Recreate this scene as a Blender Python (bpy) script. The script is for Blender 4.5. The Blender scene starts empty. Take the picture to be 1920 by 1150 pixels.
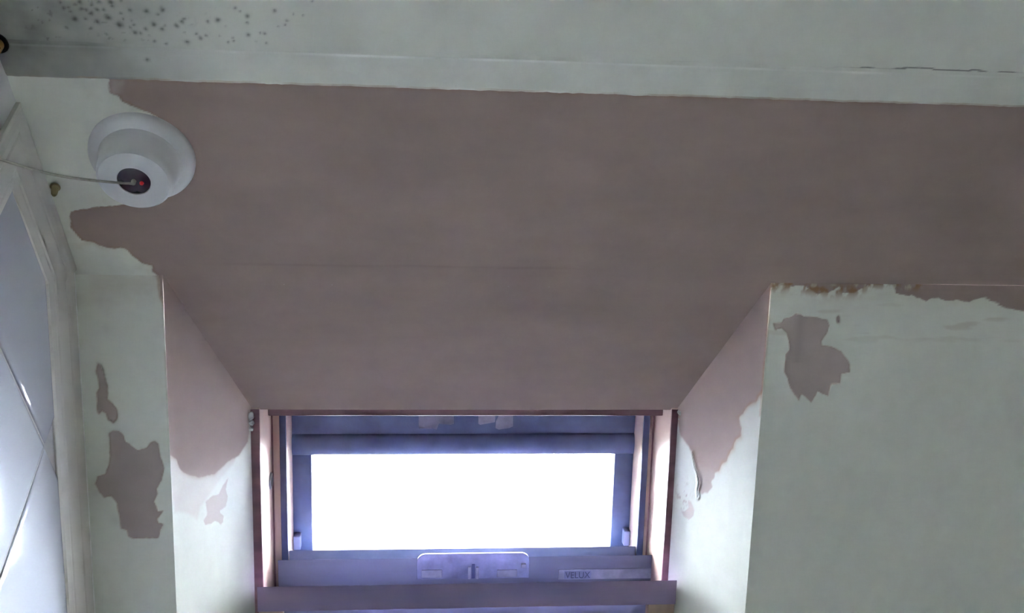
import bpy, bmesh, math, random
import numpy as np
from mathutils import Vector, Matrix

random.seed(4)
rng = np.random.default_rng(11)
scene = bpy.context.scene
COL = scene.collection

# ------------------------------------------------------------------ camera
# vanishing points of the photograph give the lens and the attitude
F_PX, CX, CY = 1800.0, 960.0, 575.0
_Y = np.array([-183.0, -1786.0, -1800.0]); _Y /= np.linalg.norm(_Y)
_X = np.array([20040.0, -175.0, -1800.0]); _X -= _Y * _X.dot(_Y); _X /= np.linalg.norm(_X)
_Z = np.cross(_X, _Y)
CAM_R = np.array([_X, _Y, _Z])                 # camera axes -> room axes
CAM_P = np.array([0.0, 0.0, 1.55])
cam_data = bpy.data.cameras.new('camera')
cam_data.sensor_fit = 'HORIZONTAL'
cam_data.sensor_width = 36.0
cam_data.lens = F_PX / 1920.0 * 36.0
cam_data.clip_start = 0.02
cam = bpy.data.objects.new('camera', cam_data)
COL.objects.link(cam)
cam.matrix_world = Matrix([list(CAM_R[i]) + [CAM_P[i]] for i in range(3)] + [[0, 0, 0, 1]])
scene.camera = cam

# ------------------------------------------------------------------ light: an overcast sky, nothing else
world = bpy.data.worlds.new('overcast_sky')
scene.world = world
world.use_nodes = True
bg = world.node_tree.nodes['Background']
bg.inputs['Color'].default_value = (0.88, 0.905, 1.0, 1)
bg.inputs['Strength'].default_value = 190.0
world.cycles.sampling_method = 'MANUAL'
world.cycles.sample_map_resolution = 64
scene.cycles.max_bounces = 12
scene.cycles.diffuse_bounces = 8
scene.cycles.sample_clamp_indirect = 0
scene.view_settings.view_transform = 'Standard'
scene.view_settings.look = 'None'
scene.view_settings.gamma = 1.0
scene.view_settings.use_curve_mapping = False
scene.view_settings.exposure = 0.0

# ------------------------------------------------------------------ room measures (metres)
H = 2.32                       # plastered ceiling
HC = 2.3135                    # painted ceiling
XL, XR = -0.3716, 0.98         # side walls
YB = -1.75                     # wall behind the camera
Y_BAND, Y_CEIL = 0.492, 0.455  # fillet between the two ceilings
Y_FOLD = 0.735                 # ceiling meets the roof slope
Y_HEAD = 0.9634                # head of the window reveal
BETA = math.radians(34.4)      # roof pitch
OUT_L, OUT_R = -0.281, 0.394   # reveal opening in the slope
IN_L, IN_R = -0.2106, 0.3302   # window frame
S_END = 1.15                   # slope length down to the knee wall
V_END = 0.92                   # window length
NB = np.array([0.0, math.sin(BETA), math.cos(BETA)])    # outward normal of slope and window
VD = np.array([0.0, math.cos(BETA), -math.sin(BETA)])   # down the slope
UX = np.array([1.0, 0.0, 0.0])


def ray(x, y):
    return CAM_R @ np.array([x - CX, -(y - CY), -F_PX])


def on_plane(x, y, p0, n):
    d = ray(x, y)
    return CAM_P + d * ((np.asarray(p0, float) - CAM_P).dot(n) / d.dot(n))


def slope_pt(x, s):
    return np.array([x, Y_FOLD, H]) + VD * s


def win(u, v, w):
    return np.array([u, Y_HEAD, H]) + VD * v + NB * w


# ------------------------------------------------------------------ helpers
def tag(o, label=None, cat=None, group=None, kind=None):
    if label: o['label'] = label
    if cat: o['category'] = cat
    if group: o['group'] = group
    if kind: o['kind'] = kind
    return o


def link(o, parent=None):
    COL.objects.link(o)
    if parent is not None:
        o.parent = parent
        o.matrix_parent_inverse = parent.matrix_basis.inverted()
    return o


def empty(name, loc=(0, 0, 0)):
    o = bpy.data.objects.new(name, None)
    o.empty_display_size = 0.05
    o.location = loc
    return link(o)


def mesh_obj(name, verts, faces, mat, parent=None, smooth=False, bevel=0.0, seg=2, angle=30):
    bm = bmesh.new()
    vs = [bm.verts.new(tuple(map(float, v))) for v in verts]
    for f in faces:
        bm.faces.new([vs[i] for i in f])
    bmesh.ops.remove_doubles(bm, verts=bm.verts[:], dist=1e-6)
    bmesh.ops.recalc_face_normals(bm, faces=bm.faces[:])
    if bevel > 0:
        es = [e for e in bm.edges if len(e.link_faces) == 2 and e.calc_face_angle(0) > math.radians(angle)]
        bmesh.ops.bevel(bm, geom=es, offset=bevel, segments=seg, profile=0.5, affect='EDGES', clamp_overlap=True)
    me = bpy.data.meshes.new(name)
    bm.to_mesh(me)
    bm.free()
    if smooth:
        for p in me.polygons: p.use_smooth = True
        me.set_sharp_from_angle(angle=math.radians(40))
    me.materials.append(mat)
    return link(bpy.data.objects.new(name, me), parent)


def prism(name, ring_a, ring_b, mat, parent=None, **kw):
    n = len(ring_a)
    verts = list(ring_a) + list(ring_b)
    faces = [[i, (i + 1) % n, n + (i + 1) % n, n + i] for i in range(n)]
    faces += [list(range(n))[::-1], list(range(n, 2 * n))]
    return mesh_obj(name, verts, faces, mat, parent, **kw)


def wbox(name, u0, u1, v0, v1, w0, w1, mat, parent=None, **kw):
    a = [win(u0, v0, w0), win(u1, v0, w0), win(u1, v1, w0), win(u0, v1, w0)]
    b = [win(u0, v0, w1), win(u1, v0, w1), win(u1, v1, w1), win(u0, v1, w1)]
    return prism(name, a, b, mat, parent, **kw)


def leaf(name, u0, u1, v0, v1, w0, w1, mat, parent=None, **kw):
    """thin board whose top edge is planed away on the far side"""
    pr = [(v0, w0), (v0 + 0.0050, w1), (v1, w1), (v1, w0)]
    return prism(name, [win(u0, v, w) for v, w in pr], [win(u1, v, w) for v, w in pr], mat, parent, **kw)


def lathe(name, profile, centre, axis, mat, parent=None, seg=64, smooth=True):
    """profile: (radius, height along axis)"""
    ax = Vector(axis).normalized()
    t = ax.orthogonal().normalized(); b = ax.cross(t)
    c = Vector(centre)
    verts, faces = [], []
    for r, h in profile:
        for k in range(seg):
            a = 2 * math.pi * k / seg
            verts.append(c + ax * h + (t * math.cos(a) + b * math.sin(a)) * max(r, 1e-7))
    for i in range(len(profile) - 1):
        for k in range(seg):
            k2 = (k + 1) % seg
            faces.append([i * seg + k, i * seg + k2, (i + 1) * seg + k2, (i + 1) * seg + k])
    bm = bmesh.new()
    vs = [bm.verts.new(v) for v in verts]
    for f in faces: bm.faces.new([vs[i] for i in f])
    bmesh.ops.remove_doubles(bm, verts=bm.verts[:], dist=2e-6)
    bmesh.ops.recalc_face_normals(bm, faces=bm.faces[:])
    me = bpy.data.meshes.new(name); bm.to_mesh(me); bm.free()
    if smooth:
        for p in me.polygons: p.use_smooth = True
        me.set_sharp_from_angle(angle=math.radians(35))
    me.materials.append(mat)
    return link(bpy.data.objects.new(name, me), parent)


def tube(name, pts, r, mat, parent=None, seg=8):
    pts = [Vector(p) for p in pts]
    verts, faces = [], []
    for i, p in enumerate(pts):
        d = (pts[min(i + 1, len(pts) - 1)] - pts[max(i - 1, 0)]).normalized()
        t = d.cross(Vector((0, 0, 1))).normalized(); b = d.cross(t)
        for k in range(seg):
            a = 2 * math.pi * k / seg
            verts.append(p + (t * math.cos(a) + b * math.sin(a)) * r)
    for i in range(len(pts) - 1):
        for k in range(seg):
            k2 = (k + 1) % seg
            faces.append([i * seg + k, i * seg + k2, (i + 1) * seg + k2, (i + 1) * seg + k])
    faces += [list(range(seg)), list(range(len(verts) - seg, len(verts)))]
    return mesh_obj(name, verts, faces, mat, parent, smooth=True)


# ------------------------------------------------------------------ numpy noise and outlines
def vnoise(a, b, seed=0):
    ia, ib = np.floor(a).astype(np.int64), np.floor(b).astype(np.int64)
    fa, fb = a - ia, b - ib
    fa, fb = fa * fa * (3 - 2 * fa), fb * fb * (3 - 2 * fb)

    def h(i, j):
        n = (i * 374761393 + j * 668265263 + seed * 982451653) & 0x7fffffff
        n = ((n ^ (n >> 13)) * 1274126177) & 0x7fffffff
        return ((n ^ (n >> 16)) & 0xffff) / 65535.0
    return (h(ia, ib) * (1 - fa) + h(ia + 1, ib) * fa) * (1 - fb) + (h(ia, ib + 1) * (1 - fa) + h(ia + 1, ib + 1) * fa) * fb


def fbm(a, b, freq, octaves=4, seed=0):
    s, amp, tot = 0, 1.0, 0
    for o in range(octaves):
        s = s + amp * vnoise(a * freq * 2 ** o + 17.3 * o, b * freq * 2 ** o - 9.1 * o, seed + o)
        tot += amp; amp *= 0.5
    return s / tot - 0.5


def sdf(a, b, poly, closed=True):
    """signed distance to an outline, positive inside"""
    poly = np.asarray(poly, float)
    n = len(poly)
    d2 = np.full(a.shape, 1e9); inside = np.zeros(a.shape, bool)
    for i in range(n if closed else n - 1):
        p, q = poly[i], poly[(i + 1) % n]
        ex, ey = q - p
        wx, wy = a - p[0], b - p[1]
        t = np.clip((wx * ex + wy * ey) / max(ex * ex + ey * ey, 1e-12), 0, 1)
        d2 = np.minimum(d2, (wx - ex * t) ** 2 + (wy - ey * t) ** 2)
        if closed:
            c = (p[1] > b) != (q[1] > b)
            with np.errstate(divide='ignore', invalid='ignore'):
                xi = p[0] + (b - p[1]) / (q[1] - p[1] if q[1] != p[1] else 1e-12) * ex
            inside ^= c & (a < xi)
    d = np.sqrt(d2)
    return np.where(inside, d, -d) if closed else d


def sstep(x, lo, hi):
    t = np.clip((x - lo) / (hi - lo), 0, 1)
    return t * t * (3 - 2 * t)


# ------------------------------------------------------------------ materials (all procedural)
def new_mat(name, rough=0.5, spec=0.5):
    m = bpy.data.materials.new(name); m.use_nodes = True
    nt = m.node_tree
    bs = nt.nodes['Principled BSDF']
    bs.inputs['Roughness'].default_value = rough
    bs.inputs['Specular IOR Level'].default_value = spec
    return m, nt, bs


def flat_mat(name, col, rough=0.5, spec=0.5, var=0.06, scale=30.0, bump=0.0, bscale=200.0, metal=0.0, stretch=(1, 1, 1), col2=None):
    m, nt, bs = new_mat(name, rough, spec)
    bs.inputs['Metallic'].default_value = metal
    tc = nt.nodes.new('ShaderNodeTexCoord')
    mp = nt.nodes.new('ShaderNodeMapping'); mp.inputs['Scale'].default_value = stretch
    nz = nt.nodes.new('ShaderNodeTexNoise'); nz.inputs['Scale'].default_value = scale; nz.inputs['Detail'].default_value = 5
    rp = nt.nodes.new('ShaderNodeValToRGB')
    rp.color_ramp.elements[0].position = 0.3; rp.color_ramp.elements[1].position = 0.7
    rp.color_ramp.elements[0].color = tuple(max(0, c * (1 - var)) for c in col) + (1,)
    rp.color_ramp.elements[1].color = tuple(min(1, c * (1 + var)) for c in (col2 or col)) + (1,)
    nt.links.new(tc.outputs['Object'], mp.inputs['Vector'])
    nt.links.new(mp.outputs['Vector'], nz.inputs['Vector'])
    nt.links.new(nz.outputs['Fac'], rp.inputs['Fac'])
    nt.links.new(rp.outputs['Color'], bs.inputs['Base Color'])
    if bump > 0:
        n2 = nt.nodes.new('ShaderNodeTexNoise'); n2.inputs['Scale'].default_value = bscale; n2.inputs['Detail'].default_value = 4
        bp = nt.nodes.new('ShaderNodeBump'); bp.inputs['Strength'].default_value = bump; bp.inputs['Distance'].default_value = 0.002
        nt.links.new(mp.outputs['Vector'], n2.inputs['Vector'])
        nt.links.new(n2.outputs['Fac'], bp.inputs['Height'])
        nt.links.new(bp.outputs['Normal'], bs.inputs['Normal'])
    return m


def coat_mat(name, rough_paint, rough_plaster, spec=0.4):
    """paint and plaster whose colours sit in the mesh attributes surface_colour and coat"""
    m, nt, bs = new_mat(name, 0.6, spec)
    at = nt.nodes.new('ShaderNodeAttribute'); at.attribute_name = 'surface_colour'
    cm = nt.nodes.new('ShaderNodeAttribute'); cm.attribute_name = 'coat'
    tc = nt.nodes.new('ShaderNodeTexCoord')
    nz = nt.nodes.new('ShaderNodeTexNoise'); nz.inputs['Scale'].default_value = 55; nz.inputs['Detail'].default_value = 6
    mr = nt.nodes.new('ShaderNodeMapRange'); mr.inputs['To Min'].default_value = 0.95; mr.inputs['To Max'].default_value = 1.05
    mx = nt.nodes.new('ShaderNodeVectorMath'); mx.operation = 'SCALE'
    nt.links.new(tc.outputs['Object'], nz.inputs['Vector'])
    nt.links.new(nz.outputs['Fac'], mr.inputs['Value'])
    nt.links.new(at.outputs['Color'], mx.inputs[0]); nt.links.new(mr.outputs['Result'], mx.inputs['Scale'])
    nt.links.new(mx.outputs['Vector'], bs.inputs['Base Color'])
    rr = nt.nodes.new('ShaderNodeMapRange')
    rr.inputs['To Min'].default_value = rough_plaster; rr.inputs['To Max'].default_value = rough_paint
    nt.links.new(cm.outputs['Fac'], rr.inputs['Value']); nt.links.new(rr.outputs['Result'], bs.inputs['Roughness'])
    n2 = nt.nodes.new('ShaderNodeTexNoise'); n2.inputs['Scale'].default_value = 160; n2.inputs['Detail'].default_value = 5
    bp = nt.nodes.new('ShaderNodeBump'); bp.inputs['Strength'].default_value = 0.10; bp.inputs['Distance'].default_value = 0.001
    nt.links.new(tc.outputs['Object'], n2.inputs['Vector'])
    nt.links.new(n2.outputs['Fac'], bp.inputs['Height']); nt.links.new(bp.outputs['Normal'], bs.inputs['Normal'])
    return m


WHITE = np.array([0.77, 0.79, 0.72])
PLASTER = np.array([0.395, 0.30, 0.27])
OLD = np.array([0.56, 0.47, 0.44])
RUST = np.array([0.27, 0.15, 0.07])
MOULD = np.array([0.035, 0.04, 0.033])

M = {}
M['coat'] = coat_mat('paint_and_plaster', 0.42, 0.75)
M['wall'] = flat_mat('white_wall_paint', (0.85, 0.85, 0.83), 0.6, 0.3, 0.03, 8, 0.05)
M['sidewall'] = flat_mat('stone_wall_paint', (0.62, 0.62, 0.58), 0.6, 0.3, 0.05, 8)
M['floor'] = flat_mat('pale_vinyl_floor', (0.70, 0.71, 0.66), 0.45, 0.4, 0.05, 6)
M['wood'] = flat_mat('red_brown_varnished_wood', (0.20, 0.10, 0.12), 0.34, 0.5, 0.25, 18, 0.15, 60, stretch=(0.25, 3, 3))
M['jamb'] = flat_mat('varnished_pine_jamb', (0.46, 0.33, 0.27), 0.30, 0.5, 0.12, 18, 0.08, 60, stretch=(4, 0.4, 0.4))
M['blue'] = flat_mat('flare_blue_metal', (0.085, 0.11, 0.20), 0.38, 0.5, 0.22, 26, 0.1, 120)  # rim metal with the blue of lens flare put into its colour
M['gasket'] = flat_mat('dark_blue_rubber', (0.05, 0.065, 0.14), 0.5, 0.4, 0.15, 40)
M['rail'] = flat_mat('flare_tinted_brown_wood', (0.25, 0.235, 0.46), 0.4, 0.5, 0.12, 9, 0.15, 60, stretch=(0.6, 2.5, 2.5), col2=(0.30, 0.22, 0.33))  # brown wood, violet flare glow mixed into the base colour
M['board'] = flat_mat('flare_tinted_dull_wood', (0.10, 0.115, 0.155), 0.45, 0.4, 0.2, 9, 0.12, 60, stretch=(0.25, 3, 3))  # sash wood, bluish flare veil included in the colour
M['ledge'] = flat_mat('flare_tinted_grey_metal', (0.19, 0.20, 0.31), 0.35, 0.5, 0.15, 22)  # grey metal tinted with the blue flare around the window
M['plate'] = flat_mat('scuffed_steel', (0.15, 0.17, 0.25), 0.35, 0.6, 0.35, 45, 0.1, 90, metal=0.35)
M['label'] = flat_mat('grey_foil_label', (0.19, 0.21, 0.25), 0.45, 0.4, 0.2, 70)
M['ink'] = flat_mat('dark_label_ink', (0.05, 0.06, 0.10), 0.6, 0.3, 0.1, 60)
M['tape'] = flat_mat('silvery_tape', (0.25, 0.25, 0.34), 0.45, 0.5, 0.2, 60, 0.25, 120)
M['plastic'] = flat_mat('white_plastic', (0.72, 0.73, 0.75), 0.28, 0.5, 0.02, 20)
M['dark'] = flat_mat('dark_red_lens', (0.035, 0.012, 0.022), 0.25, 0.5, 0.3, 60)
M['steel'] = flat_mat('grey_steel', (0.35, 0.37, 0.42), 0.3, 0.5, 0.1, 40, metal=0.8)
M['cord'] = flat_mat('cream_cord', (0.42, 0.40, 0.34), 0.8, 0.2, 0.12, 300)
M['trim'] = flat_mat('cream_gloss_paint', (0.60, 0.585, 0.53), 0.38, 0.5, 0.10, 14, 0.08, 60)
M['tile'] = flat_mat('white_glazed_tile', (0.47, 0.49, 0.54), 0.07, 0.5, 0.015, 4)
M['grout'] = flat_mat('grey_grout', (0.42, 0.42, 0.42), 0.8, 0.2, 0.1, 40)
M['ring_black'] = flat_mat('plain_black', (0.03, 0.03, 0.032), 0.7, 0.2, 0.2, 60)  # plain near-black for the ring round the pipe
M['filler'] = flat_mat('crumbly_white_filler', (0.55, 0.57, 0.56), 0.8, 0.2, 0.15, 200)
M['plug'] = flat_mat('yellow_brown_plastic', (0.33, 0.27, 0.15), 0.6, 0.3, 0.2, 90)
M['copper'] = flat_mat('tarnished_orange_pipe', (0.36, 0.17, 0.05), 0.4, 0.5, 0.3, 60, metal=0.3)


def red_neon():
    m, nt, bs = new_mat('red_neon_indicator', 0.3)
    nz = nt.nodes.new('ShaderNodeTexNoise'); nz.inputs['Scale'].default_value = 400
    rp = nt.nodes.new('ShaderNodeValToRGB')
    rp.color_ramp.elements[0].color = (0.5, 0.01, 0.015, 1); rp.color_ramp.elements[1].color = (0.9, 0.03, 0.03, 1)
    nt.links.new(nz.outputs['Fac'], rp.inputs['Fac'])
    nt.links.new(rp.outputs['Color'], bs.inputs['Base Color'])
    nt.links.new(rp.outputs['Color'], bs.inputs['Emission Color'])
    bs.inputs['Emission Strength'].default_value = 0.12
    return m


M['neon'] = red_neon()


def glass_mat():
    m = bpy.data.materials.new('window_glass'); m.use_nodes = True
    nt = m.node_tree; nt.nodes.clear()
    out = nt.nodes.new('ShaderNodeOutputMaterial'); mix = nt.nodes.new('ShaderNodeMixShader')
    tr = nt.nodes.new('ShaderNodeBsdfTransparent'); gl = nt.nodes.new('ShaderNodeBsdfGlossy')
    fr = nt.nodes.new('ShaderNodeFresnel'); fr.inputs['IOR'].default_value = 1.45
    gl.inputs['Roughness'].default_value = 0.02
    tr.inputs['Color'].default_value = (0.93, 0.96, 0.97, 1)
    nt.links.new(fr.outputs[0], mix.inputs[0]); nt.links.new(tr.outputs[0], mix.inputs[1]); nt.links.new(gl.outputs[0], mix.inputs[2])
    nt.links.new(mix.outputs[0], out.inputs[0])
    return m


M['glass'] = glass_mat()

# ------------------------------------------------------------------ painted surfaces as fine grids
def coords(*spans):
    """(start, end, step) spans joined into one rising list"""
    out = []
    for a, b, st in spans:
        n = max(1, int(round((b - a) / st)))
        out += list(np.linspace(a, b, n + 1))[(1 if out else 0):]
    return np.array(out)


class Surface:
    """a flat surface with origin, two in-plane axes and a normal that faces the room"""
    def __init__(self, o, e1, e2, n):
        self.o, self.e1, self.e2, self.n = (np.asarray(k, float) for k in (o, e1, e2, n))

    def px(self, pts):
        q = np.array([on_plane(x, y, self.o, self.n) for x, y in pts]) - self.o
        return np.stack([q @ self.e1, q @ self.e2], 1)


def build_grids(name, surf, grids, paint, parent=None, mat=None, split=None):
    """grids: arrays of shape (rows, cols, 2) in surface axes; paint(a, b) -> colour, coat, relief.
    split: list of (child name, mask function) whose faces become parts of their own"""
    allv, allf, base = [], [], 0
    for g in grids:
        r, c = g.shape[:2]
        allv.append(g.reshape(-1, 2))
        i = np.arange(r * c).reshape(r, c)
        f = np.stack([i[:-1, :-1], i[:-1, 1:], i[1:, 1:], i[1:, :-1]], -1).reshape(-1, 4) + base
        allf.append(f); base += r * c
    ab = np.concatenate(allv); faces = np.concatenate(allf)
    a, b = ab[:, 0], ab[:, 1]
    col, coat, rel = paint(a, b)
    P = surf.o + a[:, None] * surf.e1 + b[:, None] * surf.e2 + rel[:, None] * surf.n
    # orient faces to the room
    f0 = faces[0]
    if np.cross(P[f0[1]] - P[f0[0]], P[f0[2]] - P[f0[0]]).dot(surf.n) < 0:
        faces = faces[:, ::-1]

    def emit(nm, fs, par):
        used, inv = np.unique(fs, return_inverse=True)
        fs = inv.reshape(-1, 4)
        me = bpy.data.meshes.new(nm)
        me.vertices.add(len(used)); me.vertices.foreach_set('co', P[used].astype(np.float32).ravel())
        me.loops.add(fs.size); me.loops.foreach_set('vertex_index', fs.astype(np.int32).ravel())
        me.polygons.add(len(fs)); me.polygons.foreach_set('loop_start', np.arange(0, fs.size, 4, dtype=np.int32))
        me.polygons.foreach_set('use_smooth', np.ones(len(fs), bool))
        me.update(calc_edges=True)
        ca = me.attributes.new('surface_colour', 'FLOAT_COLOR', 'POINT')
        ca.data.foreach_set('color', np.concatenate([col[used], np.ones((len(used), 1))], 1).astype(np.float32).ravel())
        fa = me.attributes.new('coat', 'FLOAT', 'POINT'); fa.data.foreach_set('value', coat[used].astype(np.float32))
        me.materials.append(mat or M['coat'])
        return link(bpy.data.objects.new(nm, me), par)

    left = np.ones(len(faces), bool)
    kids = []
    for nm, fn, lab in (split or []):
        inside = fn(a, b)
        m = (inside[faces].mean(1) > 0.5) & left
        if m.any():
            kids.append((nm, faces[m], lab)); left &= ~m
    o = emit(name, faces[left], parent)
    for nm, fs, lab in kids:
        k = emit(nm, fs, o)
        if lab: k['label'] = lab
    return o


def rect(sa, sb):
    A, B = np.meshgrid(sa, sb)
    return np.stack([A, B], -1)


def mixc(c, d, f):
    return c * (1 - f[:, None]) + np.asarray(d) * f[:, None]


# ---- plastered ceiling: flat strip and the head of the reveal, one continuous skin
SA = Surface((0, 0, H), (1, 0, 0), (0, 1, 0), (0, 0, -1))
WHITE_A = SA.px([(-60, 90), (206, 90), (205, 160), (207, 172), (223, 181), (230, 189), (243, 196), (264, 206), (296, 219), (312, 280), (285, 350), (238, 381),
                 (200, 388), (160, 390), (144, 394), (134, 397), (130, 408), (132, 420), (139, 436), (153, 450), (174, 455), (186, 461), (198, 465),
                 (226, 465), (236, 468), (243, 474), (249, 480), (256, 484), (268, 493), (275, 495), (285, 498), (286, 509), (297, 517), (301, 560), (-60, 560)])
SMEAR_A = SA.px([(206, 146), (240, 148), (232, 165), (216, 182), (206, 176)])


def paint_A(a, b):
    wob = fbm(a, b, 130, 3, 3) * 0.004
    d = sdf(a, b, WHITE_A) + wob
    coat = sstep(d, -0.0007, 0.0007)
    tr = fbm(a * 0.45, b * 1.6, 16, 5, 7)            # trowel streaks along the ceiling
    tr2 = fbm(a, b, 7, 4, 21)
    pl = PLASTER * (1 + 0.20 * tr + 0.14 * tr2)[:, None]
    # orange line where the wet plaster met the old paint
    near = np.exp(-(np.minimum(d, 0) / 0.0022) ** 2) * (d < 0)
    band = np.exp(-((b - Y_BAND) / 0.0035) ** 2) * (0.5 + fbm(a, b, 60, 3, 5))
    pl = mixc(pl, RUST * 1.15, np.clip(0.55 * near * (0.6 + fbm(a, b, 90, 2, 9)) + 0.5 * band, 0, 0.8))
    sm = sstep(sdf(a, b, SMEAR_A) + wob * 1.5, -0.003, 0.004) * 0.5
    pl = mixc(pl, (0.50, 0.46, 0.42), sm)
    # faint drag line above the fold
    drag = np.exp(-((b - (Y_FOLD - 0.017) + 0.004 * fbm(a, b, 9, 2, 31)) / 0.0018) ** 2) * sstep(a, -0.27, -0.15) * (1 - sstep(a, 0.12, 0.2))
    pl = pl * (1 - 0.13 * drag * (0.7 + fbm(a, b, 40, 2, 33)))[:, None]
    wh = WHITE * 1.08 * (1 + 0.05 * fbm(a, b, 25, 3, 2))[:, None]
    stain = sstep(fbm(a, b, 38, 4, 12), 0.05, 0.3) * np.exp(-(d / 0.018) ** 2)
    wh = mixc(wh, (0.60, 0.56, 0.44), 0.5 * stain)
    col = pl * (1 - coat[:, None]) + wh * coat[:, None]
    rel = 0.0006 * coat + 0.0012 * tr2 + 0.0005 * tr - 0.0005 * drag
    e = np.minimum(sstep(b, Y_BAND - 0.002, Y_BAND + 0.008), 1)
    return col, coat, rel * e


ga = coords((XL, -0.12, 0.0013), (-0.12, 0.62, 0.0025), (0.62, XR, 0.03))
gb = coords((Y_BAND - 0.004, Y_FOLD + 0.012, 0.0014))
tt = np.linspace(0.012 / (Y_HEAD + 0.004 - Y_FOLD), 1, 140)
su = np.linspace(0, 1, 300)
trap = np.zeros((140, 300, 2))
for i, t in enumerate(tt):
    l = OUT_L + (IN_L - 0.004 - OUT_L) * t; r = OUT_R + (IN_R + 0.0 - OUT_R) * t
    trap[i, :, 0] = l + (r - l) * su
    trap[i, :, 1] = Y_FOLD + (Y_HEAD + 0.004 - Y_FOLD) * t
gA = rect(ga, gb)
o = build_grids('ceiling_plastered', SA, [gA, trap], paint_A,
                split=[('white_paint_patch', lambda a, b: sdf(a, b, WHITE_A) > 0, 'old white paint left around the pull switch')])
tag(o, 'brown plastered ceiling strip running down to the window head', kind='structure')

# ---- painted ceiling with mould
SC = Surface((0, 0, HC), (1, 0, 0), (0, 1, 0), (0, 0, -1))
SPOTS = [(140, 36, 9), (128, 14, 5), (150, 4, 7), (172, 9, 6), (152, 17, 7), (160, 18, 6), (170, 25, 7), (182, 19, 7), (186, 4, 6), (208, 4, 9), (210, 11, 6),
         (226, 1, 5), (183, 41, 8), (203, 33, 9), (225, 46, 10), (226, 26, 5), (244, 20, 6), (248, 39, 4), (275, 20, 8), (304, 18, 8), (296, 26, 5), (289, 45, 8),
         (274, 54, 6), (304, 55, 7), (310, 48, 4), (331, 48, 7), (341, 40, 7), (345, 35, 5), (253, 60, 7), (263, 62, 5), (245, 52, 5), (252, 46, 4), (351, 79, 8),
         (368, 63, 5), (375, 71, 6), (388, 66, 5), (390, 40, 6), (408, 38, 8), (427, 79, 5), (437, 76, 4), (436, 70, 4), (440, 15, 5), (450, 21, 4), (465, 30, 7),
         (464, 43, 5), (465, 65, 7), (487, 62, 4), (495, 62, 5), (515, 20, 6), (550, 26, 4), (568, 28, 3), (585, 3, 4), (538, 38, 4), (500, 80, 4), (311, 82, 5),
         (290, 76, 5), (125, 53, 5), (170, 53, 5), (200, 64, 4), (141, 8, 5), (120, 15, 6), (132, 22, 5), (112, 4, 5), (236, 76, 3), (280, 66, 3), (160, 34, 5),
         (195, 18, 5), (200, 28, 5), (230, 36, 4), (345, 60, 3), (523, 48, 3), (535, 46, 3), (412, 67, 3), (423, 49, 3), (395, 62, 2), (360, 47, 3), (480, 77, 3)]
SP = SC.px([(x, y) for x, y, r in SPOTS])
CRACK = SC.px([(1150, 113), (1210, 116), (1290, 119), (1345, 122), (1395, 123), (1440, 126), (1490, 127), (1530, 129), (1570, 127), (1620, 128), (1650, 130),
               (1690, 128), (1730, 128), (1770, 132), (1830, 133), (1860, 135), (1905, 138), (1960, 138)])
LC = SC.px([(300, 40), (0, 40), (0, 0), (600, 60)])


def mould_shade_field(a, b):  # left darkening: mould grime with corner shade mixed into the colour
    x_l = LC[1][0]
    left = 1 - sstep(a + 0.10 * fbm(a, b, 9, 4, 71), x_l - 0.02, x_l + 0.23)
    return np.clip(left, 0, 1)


def paint_C(a, b):
    col = WHITE * (1 + 0.03 * fbm(a, b, 12, 3, 40))[:, None]
    m = np.zeros_like(a)
    wa, wb = a + 0.0022 * fbm(a, b, 260, 2, 50), b + 0.0022 * fbm(a, b, 260, 2, 51)
    for (x, y, r), (pa, pb) in zip(SPOTS, SP):
        rr = r * 0.00021
        m = np.maximum(m, min(1.0, 0.45 + r * 0.055) * np.exp(-(((wa - pa) ** 2 + (wb - pb) ** 2) / (rr * rr * 1.5)) ** 0.9))
    left = mould_shade_field(a, b)
    speck = sstep(fbm(a, b, 330, 2, 60), 0.20, 0.30) * sstep(fbm(a, b, 40, 3, 61), -0.02, 0.15) * left
    m = np.maximum(m, 0.6 * speck)
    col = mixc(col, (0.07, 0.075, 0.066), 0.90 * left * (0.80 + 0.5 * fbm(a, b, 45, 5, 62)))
    col = mixc(col, MOULD, 0.92 * m)
    dc = sdf(a, b + 0.0030 * fbm(a, b * 0, 70, 3, 68), CRACK, closed=False) + 0.0009 * fbm(a, b, 170, 3, 64)
    cr = (1 - sstep(dc, 0.0003, 0.0011)) * sstep(fbm(a, b, 22, 3, 65) + (a - 0.25) * 1.1, -0.12, 0.06)
    col = mixc(col, (0.08, 0.085, 0.08), 0.8 * cr)
    rel = 0.0008 * fbm(a, b, 6, 3, 41) - 0.0006 * cr
    return col, np.ones_like(a), rel


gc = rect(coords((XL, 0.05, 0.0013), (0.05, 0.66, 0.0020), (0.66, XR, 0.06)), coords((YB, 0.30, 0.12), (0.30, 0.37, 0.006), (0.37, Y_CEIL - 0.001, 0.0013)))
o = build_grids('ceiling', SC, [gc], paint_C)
tag(o, 'white painted ceiling speckled with black mould at the left', kind='structure')

# ---- hand-worked fillet between the two ceilings
BAND_PROFILE = [(Y_BAND + 0.0030, H + 0.004), (Y_BAND + 0.0008, H - 0.0004), (Y_BAND - 0.0022, H - 0.0018), (Y_BAND - 0.010, H - 0.0026), (Y_BAND - 0.020, H - 0.0034),
                (Y_BAND - 0.028, H - 0.0042), (Y_CEIL + 0.004, H - 0.0050), (Y_CEIL + 0.0005, HC - 0.0004), (Y_CEIL - 0.0030, HC + 0.0001)]


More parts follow.
